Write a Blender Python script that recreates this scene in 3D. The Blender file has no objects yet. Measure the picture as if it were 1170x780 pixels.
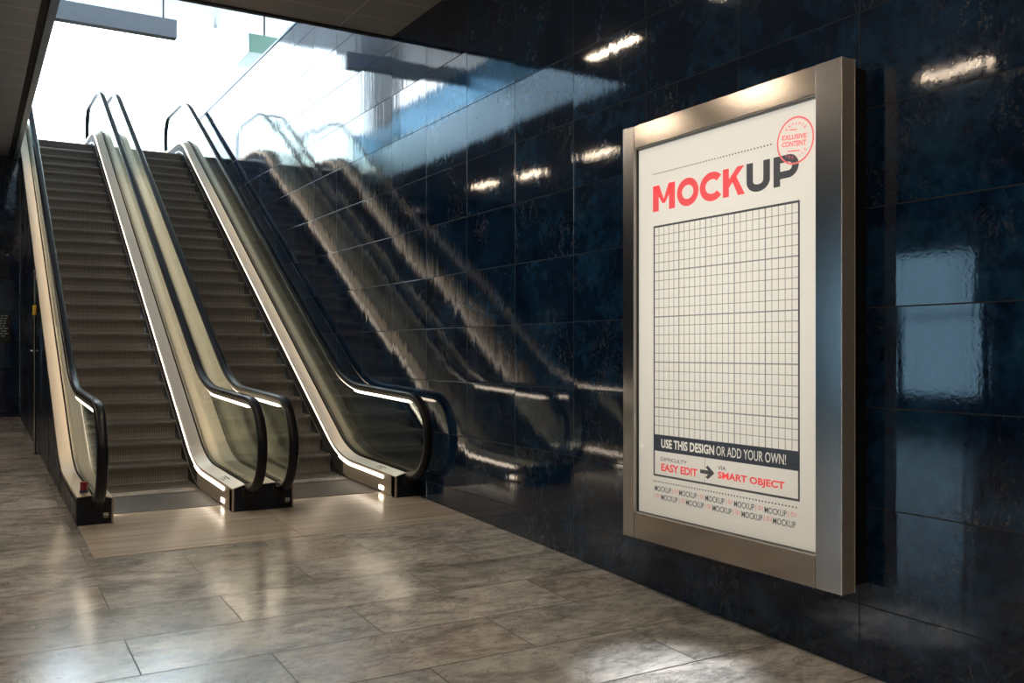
import bpy, bmesh, math, random
from mathutils import Vector, Matrix
random.seed(4)
scn = bpy.context.scene
COL = scn.collection
FPX, VX, HY, CAMH = 1048.0, -38.0, 401.0, 1.72
TH = math.atan((585 - VX) / FPX)
SL = 41.0 / math.hypot(FPX, 585 - VX)          # the hall floor climbs gently towards the escalators
AL = math.atan(SL)
WX = 3.865                                       # face of the tiled wall
CEIL = 3.32 + CAMH                               # lower ceiling
PAR = 4.50 + CAMH                                # top of the tiled wall / parapets
UPF = 3.90 + CAMH                                # upper hall floor
UPC = 8.90 + CAMH                                # upper hall ceiling

# ------------------------------------------------------------------ node helper
class NT:
    def __init__(s, name):
        s.m = bpy.data.materials.new(name); s.m.use_nodes = True
        s.t = s.m.node_tree; s.t.nodes.clear()
        s.out = s.t.nodes.new('ShaderNodeOutputMaterial')
    def n(s, typ, props=None, **ins):
        nd = s.t.nodes.new(typ)
        for k, v in (props or {}).items(): setattr(nd, k, v)
        for k, v in ins.items():
            key = int(k[1:]) if k[0] == 'i' and k[1:].isdigit() else k.replace('_', ' ')
            s.set(nd.inputs[key], v)
        return nd
    def set(s, sock, v):
        if isinstance(v, bpy.types.NodeSocket): s.t.links.new(v, sock)
        elif isinstance(v, bpy.types.Node): s.t.links.new(v.outputs[0], sock)
        else: sock.default_value = v
    def math(s, op, a, b=0.0, c=0.0):
        return s.n('ShaderNodeMath', {'operation': op}, i0=a, i1=b, i2=c).outputs[0]
    def vmath(s, op, a, b=(0, 0, 0)):
        nd = s.n('ShaderNodeVectorMath', {'operation': op}, i0=a, i1=b); return nd.outputs[0]
    def ramp(s, fac, stops):
        nd = s.n('ShaderNodeValToRGB', i0=fac); r = nd.color_ramp
        while len(r.elements) < len(stops): r.elements.new(0.5)
        for e, (p, c) in zip(r.elements, stops):
            e.position = p; e.color = c if len(c) == 4 else (*c, 1)
        return nd.outputs[0]
    def mix(s, f, a, b):
        nd = s.n('ShaderNodeMix', {'data_type': 'RGBA'}); s.set(nd.inputs[0], f)
        s.set(nd.inputs[6], a if not isinstance(a, tuple) else (*a, 1)[:4]); s.set(nd.inputs[7], b if not isinstance(b, tuple) else (*b, 1)[:4])
        return nd.outputs[2]
    def noise(s, vec, scale, detail=3, rough=.5, dist=0.0):
        return s.n('ShaderNodeTexNoise', i0=vec, Scale=scale, Detail=detail, Roughness=rough, Distortion=dist)
    def done(s, sh):
        s.t.links.new(sh.outputs[0] if isinstance(sh, bpy.types.Node) else sh, s.out.inputs[0]); return s.m
    def pbr(s, col, rough=.5, metal=0.0, normal=None, emit=None, estr=0.0, ior=1.5, **kw):
        nd = s.n('ShaderNodeBsdfPrincipled')
        s.set(nd.inputs['Base Color'], col if not isinstance(col, tuple) else (*col, 1)[:4])
        s.set(nd.inputs['Roughness'], rough); s.set(nd.inputs['Metallic'], metal); s.set(nd.inputs['IOR'], ior)
        if normal is not None: s.set(nd.inputs['Normal'], normal)
        if emit is not None:
            s.set(nd.inputs['Emission Color'], emit if not isinstance(emit, tuple) else (*emit, 1)[:4]); s.set(nd.inputs['Emission Strength'], estr)
        for k, v in kw.items(): s.set(nd.inputs[k.replace('_', ' ')], v)
        return s.done(nd)
    def obj(s): return s.n('ShaderNodeTexCoord').outputs['Object']
    def geo(s): return s.n('ShaderNodeNewGeometry')
    def sep(s, v): return s.n('ShaderNodeSeparateXYZ', i0=v).outputs
    def com(s, x=0.0, y=0.0, z=0.0): return s.n('ShaderNodeCombineXYZ', i0=x, i1=y, i2=z).outputs[0]

def simple(name, col, rough=.5, metal=0.0, vary=.12, vscale=6.0, bump=0.0, bscale=200.0, stretch=(1, 1, 1), **kw):
    s = NT(name); o = s.obj()
    o2 = s.vmath('MULTIPLY', o, stretch)
    nz = s.noise(o2, vscale, 4)
    c = s.mix(nz.outputs[0], tuple(x * (1 - vary) for x in col), tuple(min(1, x * (1 + vary)) for x in col))
    r = s.math('MULTIPLY_ADD', nz.outputs[0], rough * .4, rough * .8)
    nrm = None
    if bump:
        b = s.noise(o2, bscale, 2)
        nrm = s.n('ShaderNodeBump', Strength=bump, Distance=.002, Height=b.outputs[0]).outputs[0]
    return s.pbr(c, r, metal, nrm, **kw)

M = {}
# --- polished navy stone tiles of the right-hand wall (grid through the Object coordinates)
def stone_wall(name, u_axis, u0, us, z0, zs, tilt=.011):
    s = NT(name); o = s.obj(); x, y, z = s.sep(o)
    u = {'x': x, 'y': y}[u_axis]
    ur = s.math('DIVIDE', s.math('SUBTRACT', u, u0), us); vr = s.math('DIVIDE', s.math('SUBTRACT', z, z0), zs)
    ui, vi = s.math('FLOOR', ur), s.math('FLOOR', vr)
    uf, vf = s.math('FRACT', ur), s.math('FRACT', vr)
    wn = s.n('ShaderNodeTexWhiteNoise', i0=s.com(ui, vi, 3.7))
    rc = wn.outputs[1]; rv = wn.outputs[0]
    # distance to the nearest joint in metres
    du = s.math('MULTIPLY', s.math('SUBTRACT', .5, s.math('ABSOLUTE', s.math('SUBTRACT', uf, .5))), us)
    dv = s.math('MULTIPLY', s.math('SUBTRACT', .5, s.math('ABSOLUTE', s.math('SUBTRACT', vf, .5))), zs)
    d = s.math('MINIMUM', du, dv)
    joint = s.math('LESS_THAN', d, .0034)
    off = s.vmath('MULTIPLY', rc, (31, 17, 23))
    p = s.vmath('ADD', o, off)
    cloud = s.noise(p, 2.6, 8, .62, .4)
    fine = s.noise(p, 16, 6, .6)
    base = s.ramp(s.math('MULTIPLY_ADD', fine.outputs[0], .35, s.math('MULTIPLY', cloud.outputs[0], .65)),
                  [(.35, (.0019, .0062, .0190)), (.49, (.0050, .0195, .0520)), (.60, (.0110, .0470, .1020)), (.74, (.038, .100, .158))])
    base = s.mix(s.math('MULTIPLY', rv, .5), base, (.0025, .009, .028))
    # sparse ochre and grey veins, only where a second cloud allows them
    pv = s.vmath('MULTIPLY', p, (1, 1.6, .8))
    vn = s.noise(pv, 3.2, 9, .66, 1.3)
    vein = s.ramp(s.math('ABSOLUTE', s.math('SUBTRACT', vn.outputs[0], .5)), [(0, (1, 1, 1)), (.022, (0, 0, 0))])
    vmask = s.ramp(s.noise(p, 1.7, 3, .5).outputs[0], [(.48, (0, 0, 0)), (.66, (1, 1, 1))])
    vsp = s.ramp(s.noise(p, 45, 3, .6).outputs[0], [(.42, (0, 0, 0)), (.62, (1, 1, 1))])
    vf_ = s.math('MULTIPLY', s.math('MULTIPLY', vein, vmask), vsp)
    spk = s.ramp(s.noise(p, 60, 4, .7).outputs[0], [(.60, (0, 0, 0)), (.70, (1, 1, 1))])
    base = s.mix(s.math('MULTIPLY', vf_, .85), base, (.15, .145, .125))
    base = s.mix(s.math('MULTIPLY', s.math('MULTIPLY', spk, vmask), .60), base, (.07, .12, .15))
    col = s.mix(joint, base, (.036, .041, .048))
    # slight lippage per tile, long vertical polishing waves, a little pitting
    ps = s.vmath('MULTIPLY', p, (6, 6, .55))
    wave = s.noise(ps, 1.6, 2, .5)
    ps2 = s.vmath('MULTIPLY', p, (1, 1, .30))
    streak = s.noise(ps2, 26, 3, .5)
    pit = s.noise(p, 55, 3, .6)
    g = s.geo()
    t = s.vmath('MULTIPLY', s.vmath('SUBTRACT', rc, (.5, .5, .5)), (tilt, tilt, tilt))
    nrm = s.vmath('NORMALIZE', s.vmath('ADD', g.outputs['Normal'], t))
    h = s.math('ADD', s.math('MULTIPLY', wave.outputs[0], .34), s.math('MULTIPLY_ADD', streak.outputs[0], .030, s.math('MULTIPLY', pit.outputs[0], .050)))
    h = s.math('MULTIPLY', h, s.math('SUBTRACT', 1.0, joint))
    b = s.n('ShaderNodeBump', Strength=.55, Distance=.004, Height=h, Normal=nrm)
    rough = s.math('MULTIPLY_ADD', fine.outputs[0], .055, .022)
    rough = s.math('ADD', rough, s.math('MULTIPLY', joint, .8))
    return s.pbr(col, rough, 0, b.outputs[0], ior=1.62, Specular_IOR_Level=s.math('MULTIPLY_ADD', joint, -.46, .5))
M['stone'] = stone_wall('navy_stone_tiles', 'y', 3.077 - .844 * 6, .844, .216 + CAMH - .496 * 8, .496)
M['stone_x'] = stone_wall('navy_stone_tiles_side', 'x', .2, .844, .216 + CAMH - .496 * 8, .496)

# --- marble floor laid in half bond
def floor_mat():
    s = NT('marble_floor_tiles'); o = s.obj(); x, y, z = s.sep(o)
    W, H = 1.262, .566
    vr = s.math('DIVIDE', s.math('SUBTRACT', y, 6.980 - H * 30), H); vi = s.math('FLOOR', vr); vf = s.math('FRACT', vr)
    par = s.math('MODULO', vi, 2.0)
    ur = s.math('ADD', s.math('DIVIDE', s.math('SUBTRACT', x, 1.355 - W * 20), W), s.math('MULTIPLY', s.math('SUBTRACT', 1.0, par), .5)); ui = s.math('FLOOR', ur); uf = s.math('FRACT', ur)
    wn = s.n('ShaderNodeTexWhiteNoise', i0=s.com(ui, vi, 1.3)); rc, rv = wn.outputs[1], wn.outputs[0]
    du = s.math('MULTIPLY', s.math('SUBTRACT', .5, s.math('ABSOLUTE', s.math('SUBTRACT', uf, .5))), W)
    dv = s.math('MULTIPLY', s.math('SUBTRACT', .5, s.math('ABSOLUTE', s.math('SUBTRACT', vf, .5))), H)
    joint = s.math('MAXIMUM', s.math('LESS_THAN', du, .0036), s.math('LESS_THAN', dv, .0050))
    p = s.vmath('ADD', o, s.vmath('MULTIPLY', rc, (13, 29, 7)))
    ps = s.vmath('MULTIPLY', p, (1.0, 1.75, 1))
    big = s.noise(ps, 1.15, 9, .66, 1.1)
    mid = s.noise(ps, 7, 7, .65, .5)
    c = s.ramp(s.math('MULTIPLY_ADD', mid.outputs[0], .4, s.math('MULTIPLY', big.outputs[0], .6)),
               [(.34, (.15, .149, .147)), (.45, (.36, .350, .336)), (.54, (.56, .540, .512)), (.66, (.74, .715, .68))])
    green = s.ramp(rv, [(.55, (0, 0, 0)), (.75, (1, 1, 1))])
    c = s.mix(s.math('MULTIPLY', green, .45), c, s.mix(.6, c, (.11, .13, .115)))
    c = s.mix(s.math('MULTIPLY', s.ramp(rv, [(.0, (1, 1, 1)), (.35, (0, 0, 0))]), .35), c, (.30, .225, .160))
    vn = s.noise(ps, 2.4, 9, .7, 1.6)
    vein = s.ramp(s.math('ABSOLUTE', s.math('SUBTRACT', vn.outputs[0], .5)), [(0, (1, 1, 1)), (.02, (0, 0, 0))])
    c = s.mix(s.math('MULTIPLY', vein, .55), c, (.060, .064, .060))
    pit = s.ramp(s.noise(p, 24, 3, .55).outputs[0], [(.70, (0, 0, 0)), (.76, (1, 1, 1))])
    c = s.mix(s.math('MULTIPLY', pit, .6), c, (.055, .050, .042))
    c = s.mix(joint, c, (.018, .016, .014))
    ro = s.math('MULTIPLY_ADD', mid.outputs[0], .14, .10)
    ro = s.math('ADD', ro, s.math('MULTIPLY', joint, .3))
    h = s.math('SUBTRACT', s.math('MULTIPLY_ADD', mid.outputs[0], .10, s.math('MULTIPLY', big.outputs[0], .2)), s.math('MULTIPLY', joint, 1.0))
    t = s.vmath('MULTIPLY', s.vmath('SUBTRACT', rc, (.5, .5, .5)), (.006, .006, .006))
    nrm = s.vmath('NORMALIZE', s.vmath('ADD', s.geo().outputs['Normal'], t))
    b = s.n('ShaderNodeBump', Strength=.35, Distance=.003, Height=h, Normal=nrm)
    return s.pbr(c, ro, 0, b.outputs[0], ior=1.55)
M['floor'] = floor_mat()

def brushed(name, col, rough, axis, lo=.88, hi=1.08, metal=1.0):
    s = NT(name); o = s.obj()
    st = {'x': (.8, 110, 110), 'y': (110, .8, 110), 'z': (110, 110, .8)}[axis]
    nz = s.noise(s.vmath('MULTIPLY', o, st), 1.0, 3, .6)
    bl = s.noise(o, 1.3, 2, .5)
    c = s.mix(nz.outputs[0], tuple(x * lo for x in col), tuple(min(1, x * hi) for x in col))
    r = s.math('MULTIPLY_ADD', bl.outputs[0], .05, rough - .025)
    return s.pbr(c, r, metal)
M['frame_v'] = brushed('brushed_steel_upright', (.64, .62, .60), .19, 'z')
M['frame_side_lit'] = brushed('satin_steel_lit_side', (.74, .67, .58), .36, 'z', metal=.75)  # lighter, warmer copy of the steel so the frame's side reads as lit
M['frame_h'] = brushed('brushed_steel_rail', (.64, .59, .53), .15, 'y')
M['deck'] = brushed('brushed_steel_deck', (.84, .71, .57), .36, 'y')
M['skirt'] = brushed('bronze_steel_skirt', (.42, .36, .29), .40, 'y', metal=.5)
M['skirt_dark'] = simple('blackened_skirt_steel', (.016, .015, .014), .7, 0, vary=.2)
M['alu'] = brushed('aluminium_track', (.42, .41, .39), .28, 'y')
M['plate'] = simple('streaked_landing_stone', (.52, .465, .40), .20, vary=.55, vscale=1.5, stretch=(.5, 9, 1))
M['comb'] = simple('ribbed_comb_metal', (.075, .066, .055), .5, .15, vary=.2)
M['rubber'] = simple('black_rubber', (.008, .009, .012), .30, vary=.1, Specular_IOR_Level=.22)
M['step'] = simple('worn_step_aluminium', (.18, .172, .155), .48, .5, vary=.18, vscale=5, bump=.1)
M['step_shade'] = simple('step_groove_shade', (.05, .048, .044), .5, .4)  # shade of the grooves and step ends painted as darker metal
M['navy'] = simple('navy_lacquered_steel', (.0045, .0080, .0170), .28, vary=.3, vscale=3, Specular_IOR_Level=.3)
M['dark'] = simple('dark_painted_metal', (.020, .021, .024), .4)
M['black'] = simple('black_gap', (.006, .006, .007), .6)
M['chrome'] = simple('polished_steel_tube', (.55, .55, .56), .16, 1.0, vary=.08)
M['edge'] = simple('painted_edge_glint', (.85, .83, .80), .30, .5, vary=.03)  # pale strips painting the highlight along the frame's near edges
M['bead'] = simple('bright_inner_bead', (.80, .80, .78), .35, .3, vary=.04)
M['red'] = simple('red_plastic_button', (.24, .008, .012), .3)
M['bluebase'] = simple('dark_blue_plastic', (.02, .05, .10), .35)
M['yellow'] = simple('yellow_tag', (.62, .40, .04), .5)
M['silver_lbl'] = simple('silver_label', (.55, .54, .50), .4)
M['lbl_ink'] = simple('label_ink', (.10, .09, .09), .6)
M['backbox'] = simple('dark_steel_case', (.022, .024, .028), .34, .6, vary=.2)
M['white_paint'] = simple('white_wall_paint', (.78, .79, .80), .6, vary=.03)
M['fascia'] = simple('pale_blue_fascia_panel', (.52, .68, .80), .34, .7, vary=.05)
M['pale_panel'] = simple('pale_blue_grey_panel', (.42, .50, .56), .45, vary=.1, vscale=2)
M['up_floor'] = simple('pale_stone_upper_floor', (.26, .255, .24), .35, vary=.15)
M['beam'] = simple('grey_painted_beam', (.20, .22, .25), .35, .3, vary=.08)
M['mull'] = simple('white_mullion', (.80, .80, .80), .5, vary=.03)
M['trimblue'] = simple('satin_blue_grey_trim', (.17, .235, .32), .3, .3, vary=.1)
M['greenglass'] = simple('pale_green_panel', (.15, .27, .22), .3, vary=.06)
M['tealside'] = simple('teal_panel_side', (.06, .13, .14), .3, vary=.1)

def ceiling_mat(name, col, step, x0=None, xs=None):
    s = NT(name); o = s.obj(); x, y, z = s.sep(o)
    f = s.math('FRACT', s.math('DIVIDE', s.math('SUBTRACT', y, 9.06 - 40 * step), step))
    d = s.math('MULTIPLY', s.math('SUBTRACT', .5, s.math('ABSOLUTE', s.math('SUBTRACT', f, .5))), step)
    if xs:
        g = s.math('FRACT', s.math('DIVIDE', s.math('SUBTRACT', x, x0), xs))
        e = s.math('MULTIPLY', s.math('SUBTRACT', .5, s.math('ABSOLUTE', s.math('SUBTRACT', g, .5))), xs)
        d = s.math('MINIMUM', d, e)
    j = s.math('LESS_THAN', d, .006)
    nz = s.noise(o, 1.5, 4)
    c = s.mix(nz.outputs[0], tuple(v * .85 for v in col), tuple(v * 1.15 for v in col))
    c = s.mix(j, c, tuple(min(1, v * 1.9) for v in col))
    b = s.n('ShaderNodeBump', Strength=.4, Distance=.004, Height=s.math('SUBTRACT', 1.0, j))
    return s.pbr(c, .42, 0, b.outputs[0])
M['ceil'] = ceiling_mat('grey_metal_ceiling_panels', (.36, .35, .325), .5, .75, 1.26)
M['ceil_left'] = ceiling_mat('grey_slatted_ceiling', (.38, .39, .41), .5)
M['near_wall'] = simple('warm_grey_plaster', (.46, .41, .34), .6, vary=.1, vscale=2)
M['up_ceil'] = ceiling_mat('white_ceiling_panels', (.20, .205, .21), 1.2, 0, 2.4)

def emit(name, col, st):
    s = NT(name)
    return s.done(s.n('ShaderNodeEmission', Color=(*col, 1), Strength=st))
M['led'] = emit('warm_led_strip', (1.0, .83, .64), 2.9)
M['led2'] = emit('warm_led_spot', (1.0, .84, .64), 4.0)
M['lens'] = emit('white_lens', (.95, .97, 1.0), 3.0)
M['lamp'] = emit('warm_lamp_diffuser', (1.0, .80, .59), 46.0)

def glass(name, tint, f0=1.0, rough=.0):
    s = NT(name)
    fr = s.n('ShaderNodeFresnel', IOR=1.52).outputs[0]
    tr = s.n('ShaderNodeBsdfTransparent', Color=(*tint, 1)); gl = s.n('ShaderNodeBsdfGlossy', Color=(.95, 1, .97, 1), Roughness=rough)
    return s.done(s.n('ShaderNodeMixShader', i0=s.math('MULTIPLY', fr, f0), i1=tr.outputs[0], i2=gl.outputs[0]))
M['glass'] = glass('clear_greenish_glass', (.975, .982, .968), .62, .0)
M['blue_glass'] = glass('blue_tinted_balustrade_glass', (.42, .60, .74), .6)
M['bluewin'] = glass('dim_blue_window_glass', (.40, .50, .56), .8)
M['win'] = glass('window_glass', (.93, .96, .97), .8)
M['cover'] = glass('poster_cover_glass', (.985, .985, .98), .10, 0.0)

def backlit(name, col, st):          # backlit print glows itself; fade to edges and foot painted into the glow
    s = NT(name); o = s.obj(); x, y, z = s.sep(o)
    tube = s.math('COSINE', s.math('MULTIPLY', z, 1.25)); side = s.math('COSINE', s.math('MULTIPLY', y, 1.5))
    f = s.math('MULTIPLY_ADD', s.math('MULTIPLY', tube, side), .34, s.math('MULTIPLY_ADD', z, .20, .53))
    nz = s.noise(o, 300, 2)
    c = s.mix(nz.outputs[0], tuple(v * .97 for v in col), tuple(min(1, v * 1.03) for v in col))
    return s.pbr(c, .5, 0, None, c, s.math('MULTIPLY', f, st))
BL = .42
M['paper'] = backlit('backlit_cream_paper', (.86, .83, .755), BL)
M['ink_red'] = backlit('backlit_coral_ink', (.95, .105, .115), BL)
M['ink_pale'] = backlit('backlit_pale_coral_ink', (.80, .30, .28), BL)
M['ink_stamp'] = backlit('backlit_stamp_ink', (.86, .20, .20), BL)
M['ink_dark'] = backlit('backlit_charcoal_ink', (.070, .072, .080), BL)
M['ink_slate'] = backlit('backlit_slate_ink', (.040, .050, .068), BL)
M['ink_grid'] = backlit('backlit_grid_ink', (.25, .245, .23), BL)
M['ink_mark'] = backlit('backlit_white_ink', (.88, .85, .77), BL)
M['sign_pane'] = simple('dark_sign_panel', (.006, .012, .018), .3)
M['sign_ink'] = simple('pale_sign_print', (.40, .48, .50), .6)

# ------------------------------------------------------------------ object helpers
def link(name, bm, mat, parent=None, smooth=False, mats=None):
    me = bpy.data.meshes.new(name); bm.normal_update(); bm.to_mesh(me); bm.free()
    for m in (mats or [mat]): me.materials.append(m)
    if smooth:
        for p in me.polygons: p.use_smooth = True
    o = bpy.data.objects.new(name, me); COL.objects.link(o)
    if parent: o.parent = parent
    return o
def thing(name, label, cat, loc=(0, 0, 0), rot=(0, 0, 0), group=None):
    o = bpy.data.objects.new(name, None); COL.objects.link(o); o.empty_display_size = .1
    o.location = loc; o.rotation_euler = rot; tag(o, label, cat, group); return o
def tag(o, label, cat, group=None):
    o['label'] = label; o['category'] = cat
    if group: o['group'] = group
def struct(name, bm, mat, parent=None, **k):
    o = link(name, bm, mat, parent, **k)
    if not parent: o['kind'] = 'structure'
    return o
def box(bm, x0, x1, y0, y1, z0, z1, bev=0.0):
    vs = [bm.verts.new((x, y, z)) for x in (x0, x1) for y in (y0, y1) for z in (z0, z1)]
    fs = [(0, 1, 3, 2), (4, 6, 7, 5), (0, 4, 5, 1), (2, 3, 7, 6), (0, 2, 6, 4), (1, 5, 7, 3)]
    faces = [bm.faces.new([vs[i] for i in f]) for f in fs]
    if bev:
        es = list({e for f in faces for e in f.edges})
        bmesh.ops.bevel(bm, geom=es, offset=bev, segments=2, affect='EDGES', profile=.6)
    return faces
def cyl(bm, p, q, r, n=16, r2=None):
    p, q = Vector(p), Vector(q); d = (q - p).normalized()
    a = d.orthogonal().normalized(); b = d.cross(a); r2 = r if r2 is None else r2
    A = [bm.verts.new(p + (a * math.cos(t) + b * math.sin(t)) * r) for t in [2 * math.pi * i / n for i in range(n)]]
    B = [bm.verts.new(q + (a * math.cos(t) + b * math.sin(t)) * r2) for t in [2 * math.pi * i / n for i in range(n)]]
    for i in range(n): bm.faces.new((A[i], A[(i + 1) % n], B[(i + 1) % n], B[i]))
    bm.faces.new(A[::-1]); bm.faces.new(B)
def NB(): return bmesh.new()
def ray(px, py):
    u = (px - 585) / FPX; v = (HY - py) / FPX
    return math.sin(TH) + u * math.cos(TH), math.cos(TH) - u * math.sin(TH), v

# ------------------------------------------------------------------ camera
cam = bpy.data.objects.new('camera', bpy.data.cameras.new('camera')); COL.objects.link(cam)
cam.location = (0, 0, CAMH); cam.rotation_euler = (math.pi / 2, 0, -TH)
cam.data.sensor_width = 36; cam.data.lens = FPX / 1170 * 36; cam.data.shift_y = (HY - 390) / 1170
cam.data.clip_start = .05; cam.data.clip_end = 200
scn.camera = cam

# ------------------------------------------------------------------ setting
ca, sa = math.cos(AL), math.sin(AL)
def F(X, s, h): return (X, s * ca - h * sa, s * sa + h * ca)     # floor frame -> world
bm = NB(); box(bm, -8.2, 4.1, -4.2, 18.4, -.2, 0)
o = struct('floor', bm, M['floor']); o.rotation_euler = (AL, 0, 0)
bm = NB(); box(bm, WX, WX + .24, -4.2, 21.0, -.4, PAR - .03)
struct('wall_right', bm, M['stone'])
bm = NB(); box(bm, WX - .012, WX + .25, 9.02, 21.0, PAR - .03, PAR)
struct('trim_1', bm, M['trimblue'])
bm = NB(); box(bm, WX - .014, WX, -4.2, 2.72, -.1, .025)
o = struct('foot_strip_right', bm, M['trimblue']); o.rotation_euler = (AL, 0, 0)  # low blue-grey strip along the foot of the wall
# left wall with a tall window at Y 10.0-11.7
bm = NB(); WY0, WY1, WZ0, WZ1 = 9.95, 11.72, .80, 3.52
box(bm, -8.2, -8.0, -4.2, WY0, -.4, CEIL); box(bm, -8.2, -8.0, WY1, 18.4, -.4, CEIL)
box(bm, -8.2, -8.0, WY0, WY1, -.4, WZ0); box(bm, -8.2, -8.0, WY0, WY1, WZ1, CEIL)
struct('wall_left', bm, M['stone'])
bm = NB()
for a in ((WY0, WY0 + .05, WZ0, WZ1), (WY1 - .05, WY1, WZ0, WZ1), (WY0, WY1, WZ0, WZ0 + .05), (WY0, WY1, WZ1 - .05, WZ1), (WY0, WY1, 2.30, 2.36)):
    box(bm, -8.14, -8.05, a[0], a[1], a[2], a[3])
w = struct('window_1', bm, M['trimblue'])
bm = NB(); box(bm, -8.10, -8.09, WY0 + .05, WY1 - .05, WZ0 + .05, WZ1 - .05); struct('window_glass', bm, M['bluewin'], w)
bm = NB(); box(bm, -8.2, 4.1, -4.2, -4.0, -.4, CEIL); struct('wall_near', bm, M['near_wall'])
bm = NB(); box(bm, -8.2, .775, 17.8, 18.0, .3, CEIL); struct('wall_far', bm, M['stone_x'])
# lower ceilings around the escalator well
VX0 = .75
bm = NB(); box(bm, -8.2, WX, -4.2, 9.0, CEIL, CEIL + .25); struct('ceiling_hall', bm, M['ceil'])
bm = NB(); box(bm, -8.2, VX0 - .14, 9.0, 18.0, CEIL, CEIL + .25); struct('ceiling_passage', bm, M['ceil_left'])
bm = NB(); box(bm, VX0 - .07, VX0, 9.0, 18.3, CEIL - .035, CEIL + .25)
struct('trim_2', bm, M['trimblue'])
bm = NB(); box(bm, VX0 + .001, VX0 + .012, 9.04, 18.5, CEIL + .005, UPF + .05); struct('trim_5', bm, M['fascia'])
bm = NB(); box(bm, VX0 - .14, VX0 - .07, 9.0, 18.3, CEIL - .008, CEIL + .25)
struct('trim_4', bm, M['black'])
bm = NB(); box(bm, VX0, WX, 8.97, 9.03, CEIL - .02, CEIL + .26); struct('trim_3', bm, M['dark'])
bm = NB(); box(bm, VX0 - .12, VX0, 9.0, 18.6, CEIL + .25, PAR); struct('wall_parapet', bm, M['blue_glass'])
bm = NB(); box(bm, VX0, WX, 8.85, 9.0, CEIL + .26, PAR); struct('wall_parapet_near', bm, M['pale_panel'])
# upper hall
bm = NB()
box(bm, -8.2, VX0 - .12, -4.2, 18.6, CEIL + .25, UPF); box(bm, -8.2, 12, 18.95, 30, UPF - .3, UPF); box(bm, WX + .24, 12, -4.2, 18.95, CEIL, UPF)
box(bm, VX0 - .12, WX, -4.2, 8.85, CEIL + .25, UPF); box(bm, -8.2, VX0 - .12, 18.6, 18.95, UPF - .3, UPF)
struct('floor_upper', bm, M['up_floor'])
bm = NB(); box(bm, -8.2, 12, 2, 26.2, UPC, UPC + .2); struct('ceiling_upper', bm, M['up_ceil'])
bm = NB(); box(bm, -8.2, 12, 1.8, 2.0, UPF, UPC); struct('wall_upper_near', bm, M['white_paint'])
bm = NB(); box(bm, -3.6, -2.6, 25.7, 26.3, UPF, UPC); struct('wall_column', bm, M['white_paint'])
# glazed facade: slender mullions with glass
bm = NB()
for x in (-.6, 5.9, 8.9): box(bm, x - .03, x + .03, 25.9, 26.05, UPF, UPC)
box(bm, 5.9, 12, 25.9, 26.05, UPF + 3.8, UPF + 3.84)
w = struct('window_2', bm, M['mull'])
bm = NB(); box(bm, -2.6, 12, 25.97, 25.98, UPF, UPC); struct('window_glass', bm, M['win'], w)
bm = NB()
for y in (6, 10, 14, 18, 22): box(bm, -8.15, -7.95, y - .2, y + .2, UPF, UPC)
box(bm, -8.1, -8.0, 2, 26, UPF + 2.6, UPF + 3.0)
w = struct('window_3', bm, M['beam'])
bm = NB(); box(bm, -8.06, -8.05, 2, 26, UPF, UPC); struct('window_glass', bm, M['win'], w)

# ------------------------------------------------------------------ escalators
SLOPE = .556; RISE = 5.02; PHI = math.atan(SLOPE)
def path(a, s0, sA, sB, rl=1.5, ru=1.8, n=10, dn=0.0):
    """profile line in the (s, h) plane: level, inclined, level, with rounded knees, offset dn along its normal"""
    pts = [(sA, a)]
    k1 = (s0, a); k2 = (s0 + RISE / SLOPE, a + RISE)
    for (kx, ky), r, up in ((k1, rl, 1), (k2, ru, -1)):
        t = r * math.tan(PHI / 2)
        if up > 0: cx, cy = kx - t, ky + r
        else: cx, cy = kx + t, ky - r
        for i in range(n + 1):
            q = PHI * i / n
            if up > 0: pts.append((cx + r * math.sin(q), cy - r * math.cos(q)))
            else:
                q = PHI - q; pts.append((cx - r * math.sin(q), cy + r * math.cos(q)))
    pts.append((sB, a + RISE))
    # subdivide the long incline
    i = n + 1; (x0, y0), (x1, y1) = pts[i], pts[i + 1]
    pts[i + 1:i + 1] = [(x0 + (x1 - x0) * k / 8, y0 + (y1 - y0) * k / 8) for k in range(1, 8)]
    if dn: pts = offset(pts, dn)
    return pts
def normals(pts):
    ns = []
    for i in range(len(pts)):
        a = pts[max(0, i - 1)]; b = pts[min(len(pts) - 1, i + 1)]
        t = Vector((b[0] - a[0], b[1] - a[1])).normalized(); ns.append((-t.y, t.x))
    return ns
def offset(pts, dn): return [(p[0] + n[0] * dn, p[1] + n[1] * dn) for p, n in zip(pts, normals(pts))]
def sweep(bm, pts, sec, X, org):
    rings = []
    for p, n in zip(pts, normals(pts)):
        rings.append([bm.verts.new((X + dx - org[0], p[0] + n[0] * d - org[1], p[1] + n[1] * d - org[2])) for dx, d in sec])
    k = len(sec)
    for a, b in zip(rings, rings[1:]):
        for i in range(k): bm.faces.new((a[i], a[(i + 1) % k], b[(i + 1) % k], b[i]))
    bm.faces.new(rings[0]); bm.faces.new(rings[-1][::-1])
    bmesh.ops.recalc_face_normals(bm, faces=bm.faces)
def hat(pts, s):
    for (a, b), (c, d) in zip(pts, pts[1:]):
        if a <= s <= c: return b + (d - b) * (s - a) / max(1e-9, c - a)
    return pts[0][1] if s < pts[0][0] else pts[-1][1]
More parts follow.
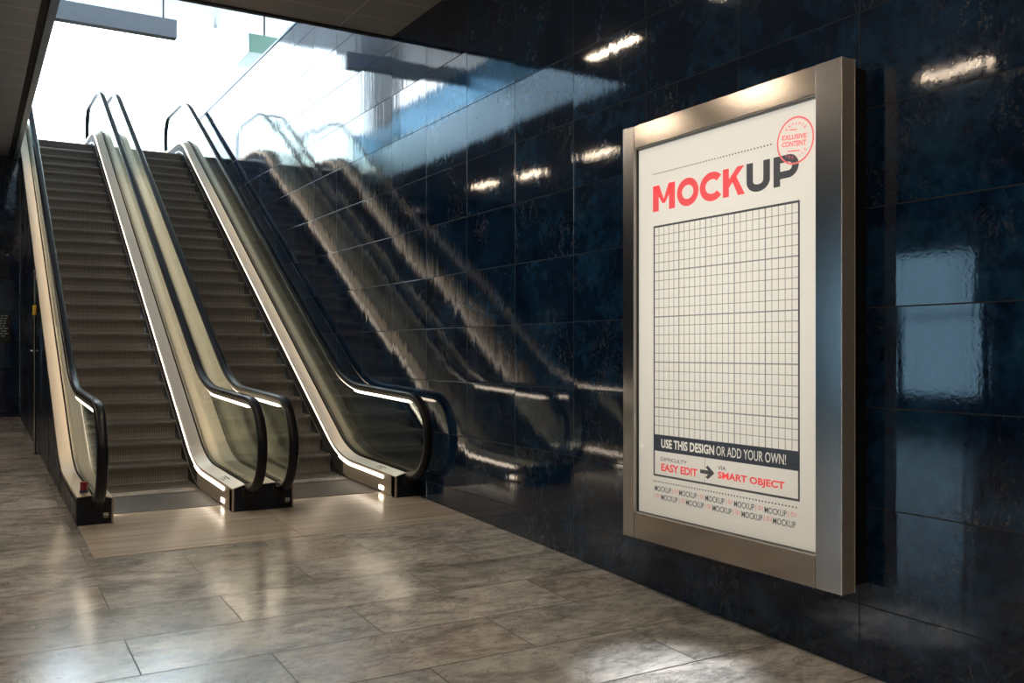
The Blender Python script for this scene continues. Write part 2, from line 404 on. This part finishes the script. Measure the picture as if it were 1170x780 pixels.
def sheet(bm, ss, top, bot, x0, x1, org):
    """solid sheet between two profile lines, x0..x1 thick"""
    R = []
    for s in ss:
        t, b = top(s), bot(s)
        if t - b < .002: t = b + .002
        R.append([bm.verts.new((x - org[0], s - org[1], z - org[2])) for x, z in ((x0, b), (x0, t), (x1, t), (x1, b))])
    for a, b in zip(R, R[1:]):
        for i in range(4): bm.faces.new((a[i], a[(i + 1) % 4], b[(i + 1) % 4], b[i]))
    bm.faces.new(R[0]); bm.faces.new(R[-1][::-1]); bmesh.ops.recalc_face_normals(bm, faces=bm.faces)
def frange(a, b, n): return [a + (b - a) * i / n for i in range(n + 1)]

S_BOX, S_TOP = 8.30, 20.9
NEW_C, NEW_R = .61, .43
NRISE, NRUN, NS0 = .1893, .351, 9.74
# step: ribbed curved riser and ribbed tread, width wd about X 0, nosing at the origin
def step_mesh(wd):
    bm = NB(); n = 52; pitch = wd / n
    prof = [(.43, -.030), (.43, .0), (.012, .0), (.002, -.006), (.004, -.03), (.020, -.075), (.026, -.125), (.018, -.178), (.004, -.205), (.02, -.215), (.05, -.215)]
    for i in range(n):
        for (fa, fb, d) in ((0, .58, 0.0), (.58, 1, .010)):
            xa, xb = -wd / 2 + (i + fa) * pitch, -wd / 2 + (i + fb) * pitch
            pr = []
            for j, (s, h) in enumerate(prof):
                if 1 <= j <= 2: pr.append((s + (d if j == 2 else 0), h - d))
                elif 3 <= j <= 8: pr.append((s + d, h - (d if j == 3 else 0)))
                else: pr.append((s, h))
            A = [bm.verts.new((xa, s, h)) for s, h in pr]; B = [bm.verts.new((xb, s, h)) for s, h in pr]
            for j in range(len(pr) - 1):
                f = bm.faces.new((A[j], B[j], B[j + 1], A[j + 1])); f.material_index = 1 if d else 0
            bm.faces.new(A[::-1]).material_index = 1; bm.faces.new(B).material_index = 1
    bmesh.ops.recalc_face_normals(bm, faces=bm.faces)
    me = bpy.data.meshes.new('step'); bm.to_mesh(me); bm.free(); me.materials.append(M['step']); me.materials.append(M['step_shade'])
    return me

def escalator(label, xl, xr, xli, xri, clad_left):
    """xl..xr overall, xli/xri the inner deck edges beside the steps"""
    xc = (xli + xri) / 2; org = (xc, S_BOX, 0.0)
    root = thing('escalator', label, 'escalator', F(*org), (AL, 0, 0))
    deck = path(.215, 9.87, S_BOX, S_TOP)
    # landing and comb plates
    bm = NB(); box(bm, xl + .004 - xc, xr - .004 - xc, 7.146 - S_BOX, 8.66 - S_BOX, -.03, .006, .002); link('landing_plate', bm, M['plate'], root)
    bm = NB(); box(bm, xli + .012 - xc, xri - .012 - xc, 8.662 - S_BOX, 9.44 - S_BOX, -.03, .010, .002)
    k = 50
    for i in range(k):
        x = xli + .02 + (xri - xli - .04) * (i + .25) / k - xc
        box(bm, x, x + .009, 9.43 - S_BOX, 9.50 - S_BOX, -.015, .012)
    link('comb_plate', bm, M['comb'], root)
    # steps
    wd = xri - xli - .030; proto = step_mesh(wd)
    bmn = NB(); box(bmn, -wd / 2, wd / 2, 9.50 - S_BOX, NS0 + .02 - S_BOX, -.05, -.004)
    link('tread_plate', bmn, M['step'], root)
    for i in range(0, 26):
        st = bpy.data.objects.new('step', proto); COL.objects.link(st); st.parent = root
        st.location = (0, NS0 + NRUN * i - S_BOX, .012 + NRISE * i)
    s_end = NS0 + NRUN * 26
    bm = NB(); box(bm, -wd / 2, wd / 2, s_end - .02 - S_BOX, S_TOP + 1.2 - S_BOX, 4.80, .012 + NRISE * 26 - .02); link('upper_landing_plate', bm, M['comb'], root)
    for side in (-1, 1):
        xi = xli if side < 0 else xri               # inner edge
        xo = xl if side < 0 else xr                 # outer edge
        xg = xi + side * .138                       # glass and handrail line
        if side > 0 and xr > 3.8: xg = 3.735
        o2 = org
        # skirt and its lamp line
        bm = NB(); dk = deck
        x0, x1 = sorted((xi, xi + side * .012))
        sheet(bm, frange(S_BOX + .01, S_TOP + .3, 90), lambda s: hat(dk, s) - .012, lambda s: max(.001, hat(dk, s) - .47), x0, x1, org)
        link('skirt_panel', bm, M['skirt_dark'], root)
        bm = NB(); x0, x1 = sorted((xi - side * .002, xi + side * .004)); sheet(bm, frange(S_BOX + .012, 9.75, 24), lambda s: hat(dk, s) - .010, lambda s: max(.012, hat(dk, s) - .205), x0, x1, org)
        link('newel_side', bm, M['skirt'], root)
        ls = path(.215, 9.87, 8.60, S_TOP)
        for lo, hi, d in ((8.5, 9.9, .033), (9.75, 30, .013)):
            bm = NB(); sweep(bm, [q for q in ls if lo < q[0] < hi], [(-.004, -.030 - d), (-.004, -.030), (.004, -.030), (.004, -.030 - d)], xi - side * .0065, org); link('skirt_light', bm, M['led'], root)
        bm = NB(); x0, x1 = sorted((xi - side * .008, xi)); box(bm, x0 - xc, x1 - xc, .29, .40, .035, .075); link('comb_light', bm, M['led2'], root)
        # brush strip along the foot of the skirt
        bm = NB(); bs = [(s, max(.012, h - .20)) for s, h in path(.215, 9.87, 8.72, S_TOP)]
        sweep(bm, bs, [(-.004, -.006), (-.004, .006), (.004, .006), (.004, -.006)], xi - side * .0065, org); link('skirt_trim', bm, M['alu'], root)
        # deck: inner slope, glass shoe, outer deck
        bm = NB(); sec = [(xi - xg, -.03), (xi - xg, 0.0), (-side * .026, .034), (-side * .020, .020), (side * .020, .020), (side * .026, .034), (xo - xg, .028), (xo - xg, -.03)]
        if abs(xo - xg) < .03: sec[5] = (side * .02, .02)
        sweep(bm, deck, sec, xg, org); link('deck', bm, M['deck'], root)
        bm = NB(); sweep(bm, deck, [(-.020, .015), (-.020, .042), (-.009, .042), (-.009, .015)], xg, org)
        sweep(bm, deck, [(.009, .015), (.009, .042), (.020, .042), (.020, .015)], xg, org); link('glass_shoe', bm, M['black'], root)
        # handrail with both newels
        hr = path(1.04, 10.05, 8.25, S_TOP - .02, 2.0, 2.2)
        arcA = [(8.25 + NEW_R * math.cos(q), NEW_C + NEW_R * math.sin(q)) for q in [math.radians(a) for a in range(-84, -271, -9)]]
        arcB = [(S_TOP - .02 + NEW_R * math.cos(q), RISE + NEW_C + NEW_R * math.sin(q)) for q in [math.radians(a) for a in range(90, -91, -9)]]
        full = [(8.34, NEW_C - NEW_R + .004)] + arcA[:-1] + hr + arcB[1:] + [(S_TOP - .1, RISE + NEW_C - NEW_R)]
        sec = [(-.043, -.034), (-.041, -.014), (-.030, -.003), (-.012, 0), (.012, 0), (.030, -.003), (.041, -.014), (.043, -.034), (.034, -.047), (-.034, -.047)]
        bm = NB(); sweep(bm, full, sec, xg, org); h = link('handrail', bm, M['rubber'], root, smooth=True)
        for p in h.data.polygons: p.use_smooth = len(p.vertices) == 4
        bm = NB(); sweep(bm, [q for q in full[1:-1] if q[0] < 18.2], [(-.026, -.074), (-.030, -.048), (.030, -.048), (.026, -.074)], xg, org); link('handrail_track', bm, M['alu'], root)
        hl = path(1.04, 10.05, 8.28, S_TOP - .3, 2.0, 2.2)
        for lo, hi, d in ((8, 9.75, .028), (9.6, 17.6, .011)):
            bm = NB(); sweep(bm, [q for q in hl if lo < q[0] < hi], [(-.017, -.0745 - d), (-.019, -.0745), (.019, -.0745), (.017, -.0745 - d)], xg, org)
            link('handrail_light', bm, M['led'], root)
        # glass in four lengths
        dg = offset(deck, .018); hg = path(1.04, 10.05, 8.25, S_TOP - .02, 2.0, 2.2, dn=-.084); r = NEW_R - .074
        def gt(s):
            if s < 8.25: return NEW_C + math.sqrt(max(0, r * r - (s - 8.25) ** 2))
            if s > S_TOP - .02: return RISE + NEW_C + math.sqrt(max(0, r * r - (s - S_TOP + .02) ** 2))
            return min(hat(hg, s), 99)
        def gb(s):
            if s < S_BOX + .02: return NEW_C - math.sqrt(max(0, r * r - (s - 8.25) ** 2))
            if s > S_TOP - .02: return RISE + NEW_C - math.sqrt(max(0, r * r - (s - S_TOP + .02) ** 2))
            return hat(dg, s)
        cuts = [8.25 - r + .002, 9.28, 12.3, 15.3, 18.3, S_TOP - .02 + r - .002]
        for a, b in zip(cuts, cuts[1:]):
            ss = frange(a + .003, b - .003, 24)
            if a < 8: ss = sorted([8.25 - r * math.cos(math.radians(q)) for q in range(2, 90, 8)] + frange(8.25, b - .003, 10))
            if b > S_TOP: ss = sorted(frange(a + .003, S_TOP - .03, 22) + [S_TOP - .02 + r * math.sin(math.radians(q)) for q in range(0, 89, 8)])
            bm = NB(); sheet(bm, ss, gt, gb, xg - .005, xg + .005, org); link('glass_panel', bm, M['glass'], root)
        # newel base: dark front plate following the deck section, steel edge, label
        bm = NB(); x0, x1 = sorted((xi, xo))
        pk = min(max(xg, x0 + .02), x1 - .02)
        hi, ho = (.212, .238)
        pts = [(xi, 0.008), (xi, hi), (pk, .246), (xo, ho), (xo, .008)]
        A = [bm.verts.new((x - xc, -.006, z)) for x, z in pts]; B = [bm.verts.new((x - xc, .06, z)) for x, z in pts]
        for i in range(5): bm.faces.new((A[i], A[(i + 1) % 5], B[(i + 1) % 5], B[i]))
        bm.faces.new(A); bm.faces.new(B[::-1]); bmesh.ops.recalc_face_normals(bm, faces=bm.faces)
        link('newel_base', bm, M['navy'], root)
        bm = NB(); x0, x1 = sorted((xi - side * .002, xi + side * .014)); box(bm, x0 - xc, x1 - xc, -.008, .10, .010, .210, .002); link('corner_trim', bm, M['skirt'], root)
        # handrail inlet collar
        bm = NB(); box(bm, xg - .06 - xc, xg + .06 - xc, -.016, -.004, .125, .215, .008); link('handrail_inlet', bm, M['black'], root)
    # lettered data plates
    bm = NB(); xx = (xl if clad_left else xri) ; x = xx + (.215 if clad_left else .235)
    if clad_left: x = xli - .058
    else: x = 2.530
    box(bm, x - .020 - xc, x + .020 - xc, -.0085, -.0055, .072, .098); pl = link('data_label', bm, M['silver_lbl'], root)
    bm = NB()
    for j in range(3): box(bm, x - .018 + j * .013 - xc, x - .009 + j * .013 - xc, -.0085, -.0055, .058, .066)
    link('label_print', bm, M['silver_lbl'], pl)
    # deck plate with stamped marks on the right-hand inner deck
    xi = xri; bm = NB(); rnd = random.Random(2)
    for a in range(7):
        for b in range(3):
            if rnd.random() < .75: box(bm, xi + .022 + b * .022 - xc, xi + .032 + b * .022 - xc, .40 + a * .028, .40 + a * .028 + .012, .222 + b * .0075, .2255 + b * .0075)
    link('stamped_marks', bm, M['lbl_ink'], root)
    if clad_left:
        bm = NB(); dkk = deck
        sheet(bm, frange(S_BOX, 18.6, 70), lambda s: hat(dkk, s) - .005, lambda s: .004, xl, xl + .03, org)
        c = link('side_cladding', bm, M['navy'], root)
        for s in (9.9, 11.3, 12.7, 14.1, 15.5):
            bm = NB(); box(bm, xl - .003 - xc, xl + .002 - xc, s - .006 - S_BOX, s + .006 - S_BOX, .01, hat(deck, s) - .05)
            link('cladding_seam', bm, M['black'], c)
        # red emergency stop button
        bx, bs = xl + .072, S_BOX + .20
        bm = NB(); cyl(bm, (bx - xc, bs - S_BOX, .236), (bx - xc, bs - S_BOX, .266), .036, 20, .033); b = link('button_base', bm, M['bluebase'], root)
        bm = NB(); cyl(bm, (bx - xc, bs - S_BOX, .266), (bx - xc, bs - S_BOX, .335), .030, 20, .029); link('stop_button', bm, M['red'], b)
    return root

escalator('left escalator of the pair, red stop button on its outer deck and dark side cladding', .777, 2.3075, 1.053, 2.033, True)
escalator('right escalator of the pair, running close along the navy tiled wall', 2.3085, 3.860, 2.583, 3.603, False)

# ------------------------------------------------------------------ poster case
PX, PF = 3.690, 3.658
PY0, PY1, PZ0, PZ1 = 3.014, 4.743, -1.188 + CAMH, 1.433 + CAMH
IY0, IY1, IZ0, IZ1 = 3.166, 4.634, -1.030 + CAMH, 1.290 + CAMH
OR = Vector((3.76, (PY0 + PY1) / 2, (PZ0 + PZ1) / 2))
case = thing('poster_case', 'large backlit poster case with brushed steel frame on the navy tiled wall', 'poster', OR)
def pbx(bm, x0, x1, y0, y1, z0, z1, bev=0): box(bm, x0 - OR.x, x1 - OR.x, y0 - OR.y, y1 - OR.y, z0 - OR.z, z1 - OR.z, bev)
XB = 3.754
SY0, SY1 = 3.166 + .010, IY1            # inner edges of the uprights
bm = NB(); pbx(bm, PF, XB, PY0 + .002, SY0, PZ0, PZ1, .0015); link('upright', bm, M['frame_v'], case)
bm = NB(); pbx(bm, PF + .002, XB, PY0, PY0 + .0035, PZ0 + .001, PZ1 - .001, .0008); link('lit_side_plate', bm, M['frame_side_lit'], case)
bm = NB(); pbx(bm, PF - .0005, PF + .003, PY0 - .0005, PY0 + .004, PZ0, PZ1); link('edge_glint', bm, M['edge'], case)
bm = NB(); pbx(bm, XB - .003, XB, PY0 - .0012, PY0 + .002, PZ0, PZ1); link('edge_glint', bm, M['edge'], case)
bm = NB(); pbx(bm, PF, XB, SY1, PY1, PZ0, PZ1, .0015); link('upright', bm, M['frame_v'], case)
bm = NB(); pbx(bm, PF + .0015, XB, SY0 + .003, SY1 - .003, IZ1, PZ1, .0012); link('rail', bm, M['frame_h'], case)
bm = NB(); pbx(bm, PF + .0015, XB, SY0 + .003, SY1 - .003, PZ0, IZ0, .0012); link('rail', bm, M['frame_h'], case)
bm = NB(); pbx(bm, XB - .006, WX + .0, PY0 + .02, PY1 - .02, PZ0 + .03, PZ1 - .03, .002); link('backing_box', bm, M['backbox'], case)
bm = NB()                                 # bright inner bead and dark gasket
for a in ((SY0, SY1, IZ0, IZ0 + .006), (SY0, SY1, IZ1 - .006, IZ1), (SY0, SY0 + .006, IZ0, IZ1), (SY1 - .006, SY1, IZ0, IZ1)): pbx(bm, PF + .010, PX + .01, *a)
link('inner_bead', bm, M['bead'], case)
bm = NB()
for a in ((SY0, SY1, IZ0 + .006, IZ0 + .012), (SY0, SY1, IZ1 - .014, IZ1 - .006), (SY1 - .013, SY1 - .006, IZ0, IZ1)): pbx(bm, PF + .018, PX + .009, *a)
link('gasket', bm, M['black'], case)
bm = NB(); pbx(bm, PX, PX + .012, SY0 + .003, SY1 - .003, IZ0 + .003, IZ1 - .003); sheet_o = link('poster_sheet', bm, M['paper'], case)
bm = NB(); pbx(bm, PX - .014, PX - .011, SY0 + .006, SY1 - .006, IZ0 + .006, IZ1 - .006); link('cover_glass', bm, M['cover'], case)
# print: a(px) gives Y on the sheet from an image column, z values are relative to the camera height
def aY(px):
    X, Y, v = ray(px, 0); return Y * PX / X
LAY = [0]
def poly(bm, pts, lay=1):                # pts (Y, z rel) -> thin face on the sheet
    x = PX - .0006 * lay - OR.x
    vs = [bm.verts.new((x, y - OR.y, z + CAMH - OR.z)) for y, z in pts]
    f = bm.faces.new(vs); f.normal_update()
    if f.normal.x > 0: f.normal_flip()
    return f
def rect(bm, y0, y1, z0, z1, lay=1): poly(bm, [(y0, z0), (y1, z0), (y1, z1), (y0, z1)], lay)
def ring(bm, cy, cz, ry, rz, ty, tz, a0=0, a1=360, n=40, lay=1):
    for i in range(n):
        p, q = math.radians(a0 + (a1 - a0) * i / n), math.radians(a0 + (a1 - a0) * (i + 1) / n)
        poly(bm, [(cy - ry * math.cos(p), cz + rz * math.sin(p)), (cy - ry * math.cos(q), cz + rz * math.sin(q)),
                  (cy - (ry - ty) * math.cos(q), cz + (rz - tz) * math.sin(q)), (cy - (ry - ty) * math.cos(p), cz + (rz - tz) * math.sin(p))], lay)
def prt(name, bm, mat): return link(name, bm, mat, sheet_o)
z0, z1 = .868, 1.028; H = z1 - z0
px_ = lambda x: aY(730 + x / 5.571)
def L(x0, x1):                           # letter-space transform: (0..1, 0..1) -> (Y, z)
    a, b = px_(x0), px_(x1); return lambda u, v: (a + (b - a) * u, z0 + H * v)
bm = NB()
f = L(90, 230); t = .27
for P in ([(0, 0), (t, 0), (t, 1), (0, 1)], [(1 - t, 0), (1, 0), (1, 1), (1 - t, 1)], [(0, 1), (t + .02, 1), (.56, .28), (.44, .28)], [(1 - t - .02, 1), (1, 1), (.56, .28), (.44, .28)]):
    poly(bm, [f(*p) for p in P])
for (xa, xb, a0, a1) in ((243, 380, 0, 360), (388, 524, 42, 318)):
    a, b = px_(xa), px_(xb); ry = abs(a - b) / (2 if xa == 243 else 1.74); cy = a - ry
    ring(bm, cy, (z0 + z1) / 2, ry, H / 2 + .004, ry * .47, H * .265, a0, a1)
f = L(535, 675)
for P in ([(0, 0), (.28, 0), (.28, 1), (0, 1)], [(.28, .32), (.28, .62), (.66, 1), (.98, 1)], [(.40, .58), (.62, .66), (1.0, 0), (.69, 0)]): poly(bm, [f(*p) for p in P])
prt('title_lettering', bm, M['ink_red'])
bm = NB(); f = L(685, 835)
rr = .36
poly(bm, [f(0, rr), f(.28, rr), f(.28, 1), f(0, 1)]); poly(bm, [f(.72, rr), f(1, rr), f(1, 1), f(.72, 1)])
a, b = px_(685), px_(835); ring(bm, (a + b) / 2, z0 + H * rr, abs(a - b) / 2, H * (rr + .02), abs(a - b) * .28, H * .25, 180, 360, 24)
f = L(857, 1018); poly(bm, [f(0, 0), f(.27, 0), f(.27, 1), f(0, 1)])
poly(bm, [f(.27, .76), f(.60, .76), f(.60, 1), f(.27, 1)]); poly(bm, [f(.27, .24), f(.60, .24), f(.60, .48), f(.27, .48)])
a, b = f(.60, 0)[0], f(1, 0)[0]; ring(bm, a, z0 + H * .62, abs(a - b), H * .38, abs(a - b) * .66, H * .24, -90, 90, 20)
prt('title_lettering', bm, M['ink_dark'])
# dotted rules
def dots(za, ya, yb, n, th=.0075):
    bm = NB(); st = (ya - yb) / n
    for i in range(n): rect(bm, ya - st * (i + .42), ya - st * i, za - th / 2, za + th / 2)
    prt('dotted_rule', bm, M['ink_dark'])
dots(1.103, 4.482, 3.483, 42); dots(-.809, 4.478, 3.310, 50)
# grid
GY0, GY1, GZ0, GZ1 = 3.310, 4.469, -.517, .773
bm = NB()
NX, NZ = 25, 23
for i in range(1, NX):
    y = GY1 + (GY0 - GY1) * i / NX; t = .0022 if i % 5 else .0040; rect(bm, y - t, y + t, GZ0, GZ1)
for i in range(1, NZ):
    z = GZ1 + (GZ0 - GZ1) * i / (NZ + .0); t = .0018 if i % 5 else .0034; rect(bm, GY0, GY1, z - t, z + t, 1.2)
ym = aY(735 + 423 / 6); rect(bm, ym - .0014, ym + .0014, -.770, -.620)
prt('grid_lines', bm, M['ink_grid'])
bm = NB()
for a in ((GY0 - .006, GY1 + .006, GZ1 - .006, GZ1 + .006), (GY0 - .006, GY1 + .006, -.776, -.764), (GY0 - .006, GY0 + .006, -.770, GZ1), (GY1 - .006, GY1 + .006, -.770, GZ1)): rect(bm, *a, 1.4)
prt('panel_border', bm, M['ink_dark'])
bm = NB(); rect(bm, GY0, GY1, -.619, -.517, 1.6); prt('dark_banner', bm, M['ink_slate'])
# lettering from Blender's own font, fitted to the measured boxes
def text_geo(txt, bold=0.0):
    cu = bpy.data.curves.new('lettering', 'FONT'); cu.body = txt; cu.offset = bold; cu.resolution_u = 3; cu.fill_mode = 'FRONT'
    ob = bpy.data.objects.new('lettering', cu); COL.objects.link(ob)
    dg = bpy.context.evaluated_depsgraph_get(); me = bpy.data.meshes.new_from_object(ob.evaluated_get(dg))
    vs = [(v.co.x, v.co.y) for v in me.vertices]; fs = [tuple(p.vertices) for p in me.polygons]
    bpy.data.objects.remove(ob); bpy.data.curves.remove(cu); bpy.data.meshes.remove(me)
    return vs, fs
def put(bm, txt, ya, yb, za, zb, bold=0.0, lay=2, rot=0.0, fit=None):
    vs, fs = text_geo(txt, bold)
    x0 = min(v[0] for v in vs); x1 = max(v[0] for v in vs); y0 = min(v[1] for v in vs); y1 = max(v[1] for v in vs)
    cy, cz = (ya + yb) / 2, (za + zb) / 2; cr, sr = math.cos(rot), math.sin(rot); out = []
    for x, y in vs:
        a = (x - (x0 + x1) / 2) / (x1 - x0) * abs(ya - yb); b = (y - (y0 + y1) / 2) / (y1 - y0) * (zb - za)
        a, b = a * cr - b * sr, a * sr + b * cr
        out.append(bm.verts.new((PX - .0006 * lay - OR.x, cy - a - OR.y, cz + b + CAMH - OR.z)))
    for f in fs:
        try:
            fc = bm.faces.new([out[i] for i in f]); fc.normal_update()
            if fc.normal.x > 0: fc.normal_flip()
        except ValueError: pass
q6 = lambda x: aY(735 + x / 6)
bm = NB(); put(bm, 'USE THIS DESIGN', q6(124), q6(488), -.597, -.541, .035, 3); prt('banner_lettering', bm, M['ink_mark']); bm = NB(); put(bm, 'OR ADD YOUR OWN!', q6(502), q6(980), -.597, -.541, .004, 3); prt('banner_lettering', bm, M['ink_mark'])
bm = NB(); put(bm, 'EASY EDIT', q6(124), q6(372), -.739, -.692, .035); prt('red_lettering', bm, M['ink_red']); bm = NB(); put(bm, 'SMART OBJECT', q6(512), q6(970), -.737, -.686, .035); prt('red_lettering', bm, M['ink_red'])
bm = NB(); put(bm, 'DIFFICULTY', q6(122), q6(298), -.676, -.655, .004); prt('small_lettering', bm, M['ink_dark']); bm = NB(); put(bm, 'VIA', q6(513), q6(566), -.676, -.653, .004); prt('small_lettering', bm, M['ink_dark'])
bm = NB(); ya, yb = q6(390), q6(488); zc = -.702; w = abs(ya - yb)
rect(bm, ya - w * .62, ya, zc - .011, zc + .011)
poly(bm, [(yb, zc), (yb + w * .46, zc + .040), (yb + w * .60, zc + .028), (yb + w * .32, zc)]); poly(bm, [(yb, zc), (yb + w * .32, zc), (yb + w * .60, zc - .028), (yb + w * .46, zc - .040)])
rect(bm, yb + w * .10, ya - w * .5, zc - .011, zc + .011, 1.2)
prt('arrow', bm, M['ink_dark'])
q13 = lambda x: aY(740 + x / 13)
rowA = [('MOCKUP', 80, 192), ('| 01', 200, 236), ('MOCKUP', 246, 368), ('| 01', 378, 414), ('MOCKUP', 426, 557), ('| 01', 568, 610), ('MOCKUP', 623, 762), ('| 01', 772, 820), ('MOCKUP', 832, 983), ('| 01', 992, 1048)]
rowB = [('| 01', 76, 116), ('MOCKUP', 124, 236), ('| 01', 246, 286), ('MOCKUP', 294, 417), ('| 01', 427, 467), ('MOCKUP', 476, 608), ('| 01', 618, 664), ('MOCKUP', 675, 818), ('| 01', 828, 880), ('MOCKUP', 890, 1046)]
for row, za in ((rowA, -.869), (rowB, -.918)):
    for t, a, b in row:
        bm = NB(); put(bm, t, q6(a), q6(b), za, za + .034, .006); prt('small_lettering', bm, M['ink_dark' if t[0] == 'M' else 'ink_pale'])
# round stamp
bm = NB(); cy, cz, R_ = 3.334, 1.091, .124
ring(bm, cy, cz, R_, R_, .010, .010, 0, 360, 64, 4)
put(bm, 'EXLUSIVE', cy + .088, cy - .076, 1.098, 1.124, .03, 4, -.10); put(bm, 'CONTENT', cy + .090, cy - .074, 1.062, 1.090, .03, 4, -.10)
for (c_y, c_z, w) in ((.012, .058, .05), (.010, -.052, .085)):
    a = -.10; d = w / 2
    poly(bm, [(cy + c_y + d, cz + c_z - d * a - .003), (cy + c_y - d, cz + c_z + d * a - .003), (cy + c_y - d, cz + c_z + d * a + .003), (cy + c_y + d, cz + c_z - d * a + .003)], 4)
for txt, r, sgn in (('ENHANCE', .088, 1), ('SERVICE', .088, -1)):
    for i, ch in enumerate(txt):
        q = math.radians((-45 + 15 * i) * 1.0) - .10 * (-1 if sgn < 0 else 1) * 0 + .08
        yy = cy - r * math.sin(q); zz = cz + sgn * r * math.cos(q); h = .008
        put(bm, ch, yy + (.006 if ch != 'I' else .0015), yy - (.006 if ch != 'I' else .0015), zz - h, zz + h, .01, 4, -q * sgn)
prt('stamp', bm, M['ink_stamp'])

# ------------------------------------------------------------------ lamps in the lower ceiling (they show only as reflections in the stone)
def lamp(x, y, lab):
    r = thing('ceiling_lamp', lab, 'lamp', (x, y, CEIL), (0, 0, 0), 'warm strip lamps in the hall ceiling')
    bm = NB()
    for a in ((-.060, -.038, -.46, .46), (.038, .060, -.46, .46), (-.038, .038, -.46, -.435), (-.038, .038, .435, .46)): box(bm, a[0], a[1], a[2], a[3], -.03, -.001)
    link('housing', bm, M['dark'], r)
    bm = NB(); box(bm, -.038, .038, -.435, .435, -.022, -.006); link('diffuser', bm, M['lamp'], r)
LP = [(-1.27, y) for y in (16.1, 14.35, 12.4, 10.4, 8.4, 4.6, 2.6)] + [(-2.1, 6.48)] + [(1.72, y) for y in (8.03, 6.0, 4.0, 2.0, 0.0)] + [(1.72, -2.0), (-1.27, .6), (-1.27, -1.4)]
for x, y in LP: lamp(x, y, 'warm linear lamp set in the grey ceiling of the lower hall')

r = thing('added_downlight', 'round white ceiling lamp added to brighten the floor in front of the poster', 'lamp', (2.98, 3.50, CEIL))
bm = NB(); cyl(bm, (0, 0, -.035), (0, 0, -.002), .085, 24, .075); link('trim_ring', bm, M['chrome'], r)
bm = NB(); cyl(bm, (0, 0, -.042), (0, 0, -.034), .06, 24); link('lens', bm, M['lens'], r)
sp = bpy.data.lights.new('floor_pool_beam', 'SPOT'); sp.energy = 800; sp.spot_size = math.radians(13); sp.spot_blend = 1.0; sp.color = (.95, .97, 1.0); sp.shadow_soft_size = .05  # added beam, put in for the bright pool on the floor
so = bpy.data.objects.new('floor_pool_beam', sp); COL.objects.link(so); so.parent = r; so.location = (0, 0, -.06)

# ------------------------------------------------------------------ hanging panel and green box of the upper hall
SB = 13.74; zb, zt = 4.47 + CAMH, 4.73 + CAMH
r = thing('hanging_sign', 'long plain grey panel hung on two rods over the escalators', 'sign', (1.6, SB, zb))
bm = NB(); box(bm, .30 - 1.6, 2.585 - 1.6, -.03, .12, 0, zt - zb, .006); link('panel', bm, M['beam'], r)
for x in (2.41, 1.13):
    bm = NB(); cyl(bm, (x - 1.6, .045, zt - zb), (x - 1.6, .045, UPC - zb), .013, 10); link('rod', bm, M['dark'], r)
gx0, gx1, gy = 5.26, 6.4, 20.0
r = thing('hanging_box', 'pale green glazed box hanging beyond the top of the tiled wall', 'box', (gx0, gy, 6.49 + CAMH))
bm = NB(); box(bm, 0.02, gx1 - gx0, 0, 1.2, 0, .40, .004); link('body', bm, M['greenglass'], r)
bm = NB(); box(bm, 0, .018, 0.0, 1.2, 0, .40); link('side_panel', bm, M['tealside'], r)
bm = NB(); cyl(bm, (.5, .6, .4), (.5, .6, UPC - 6.49 - CAMH), .02, 10); link('rod', bm, M['dark'], r)

# ------------------------------------------------------------------ dark passage at the left: notice panel and steel post
r = thing('notice_panel', 'dark notice panel with pale lines of print on the far passage wall', 'sign', (.35, 17.8, 2.2))
bm = NB(); zc = .42 + CAMH - 2.2; box(bm, -.30, .29, -.03, .001, zc - .24, zc + .22, .004); link('panel', bm, M['sign_pane'], r)
bm = NB(); rnd = random.Random(7)
for i in range(9):
    x = -.26
    while x < .22:
        w = rnd.uniform(.03, .09)
        box(bm, x, min(.25, x + w), -.033, -.029, zc + .17 - i * .043, zc + .17 - i * .043 + .018); x += w + .018
link('print', bm, M['sign_ink'], r)
PYY = 12.9; fz = PYY * SL
r = thing('post', 'slim steel post with a yellow tag beside the dark escalator cladding', 'post', (.728, PYY, fz))
bm = NB(); cyl(bm, (0, 0, .006), (0, 0, 2.3), .017, 14); link('tube', bm, M['chrome'], r)
bm = NB(); cyl(bm, (0, 0, 0), (0, 0, .02), .036, 16); link('base_flange', bm, M['chrome'], r)
bm = NB(); cyl(bm, (0, 0, 1.735), (0, 0, 1.86), .024, 14); link('yellow_sleeve', bm, M['yellow'], r)
bm = NB(); cyl(bm, (-.05, 0, 1.29), (.045, 0, 1.29), .012, 10); link('bracket', bm, M['chrome'], r)

# ------------------------------------------------------------------ daylight
w = bpy.data.worlds.new('daylight'); scn.world = w; w.use_nodes = True
nt = w.node_tree; nt.nodes.clear()
bg = nt.nodes.new('ShaderNodeBackground'); ow = nt.nodes.new('ShaderNodeOutputWorld'); nt.links.new(bg.outputs[0], ow.inputs[0])
bg.inputs[0].default_value = (.80, .91, 1.0, 1); bg.inputs[1].default_value = 5.0
scn.view_settings.view_transform = 'Standard'; scn.view_settings.look = 'None'; scn.view_settings.gamma = 1.0
scn.view_settings.exposure = 1.02; scn.view_settings.use_curve_mapping = False
cy_ = scn.cycles
cy_.max_bounces = 10; cy_.glossy_bounces = 6; cy_.transparent_max_bounces = 24; cy_.diffuse_bounces = 4
cy_.caustics_reflective = True; cy_.sample_clamp_indirect = 6.0; cy_.use_denoising = True
